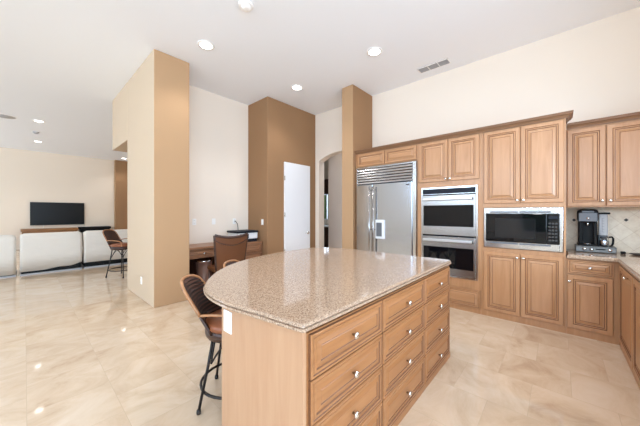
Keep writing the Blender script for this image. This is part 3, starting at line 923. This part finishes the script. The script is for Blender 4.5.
# ------------------------------------------------------------------ living room
tv = thing('television', 'large black flat television on the pale living room wall', 'television', (0.93, 15.25, 0.90))
MB().box(-0.79, 0.79, -0.07, -0.03, 0, 0.905, 0.006).build('casing', 'black_plastic', tv)
MB().box(-0.775, 0.775, -0.0725, -0.069, 0.02, 0.89, 0.001).build('screen', 'screen', tv)
MB().box(-0.25, 0.25, -0.03, -0.0005, 0.25, 0.65).build('wall_mount', 'iron', tv)
o = MB().tube([(0.50, 15.235, 0.92), (0.50, 15.235, 0.85), (0.49, 15.20, 0.78)], 0.008, 6).build('television_cable', 'plate_white')
tag(o, 'pale cable dropping from the television to the console', 'cable')
cs = thing('media_console', 'long brown wooden console under the television, behind the sofa', 'console', (-0.10, 14.78, 0))
MB().box(0, 1.58, 0, 0.45, 0.68, 0.775, 0.005).build('top', 'console_wood', cs)
MB().box(0.03, 1.55, 0.02, 0.44, 0.12, 0.68).build('body', 'console_wood', cs)
for x0, x1 in ((0.05, 0.53), (0.55, 1.03), (1.05, 1.53)):
    d = MB().box(x0, x1, 0.002, 0.02, 0.15, 0.65, 0.004).build('door', 'console_wood', cs); knob(d, x1 - 0.05, 0.002, 0.42)
for x in (0.05, 1.49):
    for y in (0.05, 0.38): MB().box(x, x + 0.05, y, y + 0.05, 0, 0.12).build('leg', 'dark_wood', cs)
ms = thing('media_stand', 'low black stand right of the wooden console', 'stand', (1.52, 14.78, 0))
MB().box(0, 1.05, 0, 0.45, 0.70, 0.79, 0.008).build('top', 'black_plastic', ms)
MB().box(0.04, 1.01, 0.03, 0.43, 0.08, 0.70).build('body', 'black_plastic', ms)
for x in (0.06, 0.94):
    for y in (0.05, 0.36): MB().box(x, x + 0.05, y, y + 0.05, 0, 0.08).build('leg', 'iron', ms)


def sofa(label, x0, x1, top, hem):
    w = x1 - x0
    t = thing('sofa_section', label, 'sofa', (x0, 8.80, 0), 0, 'white covered sofa sections')
    MB().box(0.02, w - 0.02, 0.03, 0.92, 0.035, 0.22, 0.01).build('base', 'black_plastic', t)
    MB().box(0.0, w, 0.0, 0.94, 0.0, 0.034, 0.004).build('plinth', 'vent_grey', t)
    seg = 18
    mb = MB()

    def hemz(u): return hem(u)
    # cover: back, top roll and inner side as one draped sheet with thickness at the ends
    prof = [(0.0, None), (0.0, 0.45), (0.005, top - 0.16), (0.025, top - 0.06), (0.075, top - 0.012), (0.14, top), (0.21, top - 0.02), (0.26, top - 0.10), (0.28, 0.42), (0.28, 0.20)]
    rs = []
    for i in range(seg + 1):
        u = i / seg
        edge = min(u, 1 - u) * w
        drop = 0.035 * max(0, 1 - edge / 0.06) ** 2
        ring = []
        for y, z in prof:
            zz = hemz(u) if z is None else z - (drop if z > 0.5 else 0)
            wob = 0.010 * math.sin(u * 17 + zz * 6) * (0.3 if z is None else 0.6)
            ring.append((u * w, y + wob, zz))
        rs.append(ring)
    mb.rings(rs, closed_loop=True)
    mb.build('slipcover', 'slipcover', t)
    MB().box(0.02, w - 0.02, 0.28, 0.95, 0.22, 0.46, 0.05, 4, smooth=True).build('seat_cushion', 'slipcover', t)
    return t


sofa('white covered sofa section at the left picture edge, plain back', -1.25, -0.125, 0.915, lambda u: 0.05)
sofa('white covered sofa section in the middle with its cover hanging loose at one corner', -0.07, 0.955, 0.93, lambda u: 0.085 + 0.12 * max(0, u - 0.35) * (1 + 0.3 * math.sin(u * 14)))
sofa('white covered sofa section nearest the tall bar stool', 0.99, 2.05, 0.935, lambda u: 0.15)

# ------------------------------------------------------------------ dining room glimpsed through the arch
sb = thing('sideboard', 'dark sideboard with a white top glimpsed through the arch', 'sideboard', (7.75, 5.9, 0))
MB().box(0.02, 0.45, 0.02, 2.0, 0.08, 0.84).build('body', 'dark_wood', sb)
MB().box(0, 0.48, 0, 2.04, 0.84, 0.89, 0.006).build('top', 'plate_white', sb)
for x in (0.05, 0.38):
    for y in (0.06, 1.90): MB().box(x, x + 0.05, y, y + 0.05, 0, 0.08).build('leg', 'dark_wood', sb)
vl = MB().box(8.18, 8.28, 6.2, 8.0, 2.15, 2.75, 0.01).build('window_valance', 'dark_wood')
tag(vl, 'dark valance over the window glimpsed through the arch', 'valance')
def hedge(x, y0, y1, h, label):
    n = int((y1 - y0) * 12); prof = [(0.0, 0.0), (-0.10, h * 0.35), (-0.06, h * 0.75), (0.10, h), (0.45, h * 1.02), (0.70, h * 0.8), (0.74, h * 0.35), (0.66, 0.0)]
    rs = []
    for i in range(n + 1):
        y = y0 + (y1 - y0) * i / n
        rs.append([(x + px + random.uniform(-0.09, 0.09), y, max(0.0, pz + (random.uniform(-0.10, 0.10) if pz > 0 else 0))) for px, pz in prof])
    o = MB().rings(rs).build('hedge', 'leaf_green')
    tag(o, label, 'hedge')


hedge(9.6, 5.0, 9.5, 2.2, 'clipped green hedge outside the window glimpsed through the arch')
hedge(-9.6, -3.0, 5.0, 2.1, 'long green hedge outside the low window facing the microwave')
struct('ground', MB().box(-12, 12.5, -8, 18, -0.25, -0.121), 'leaf_green')
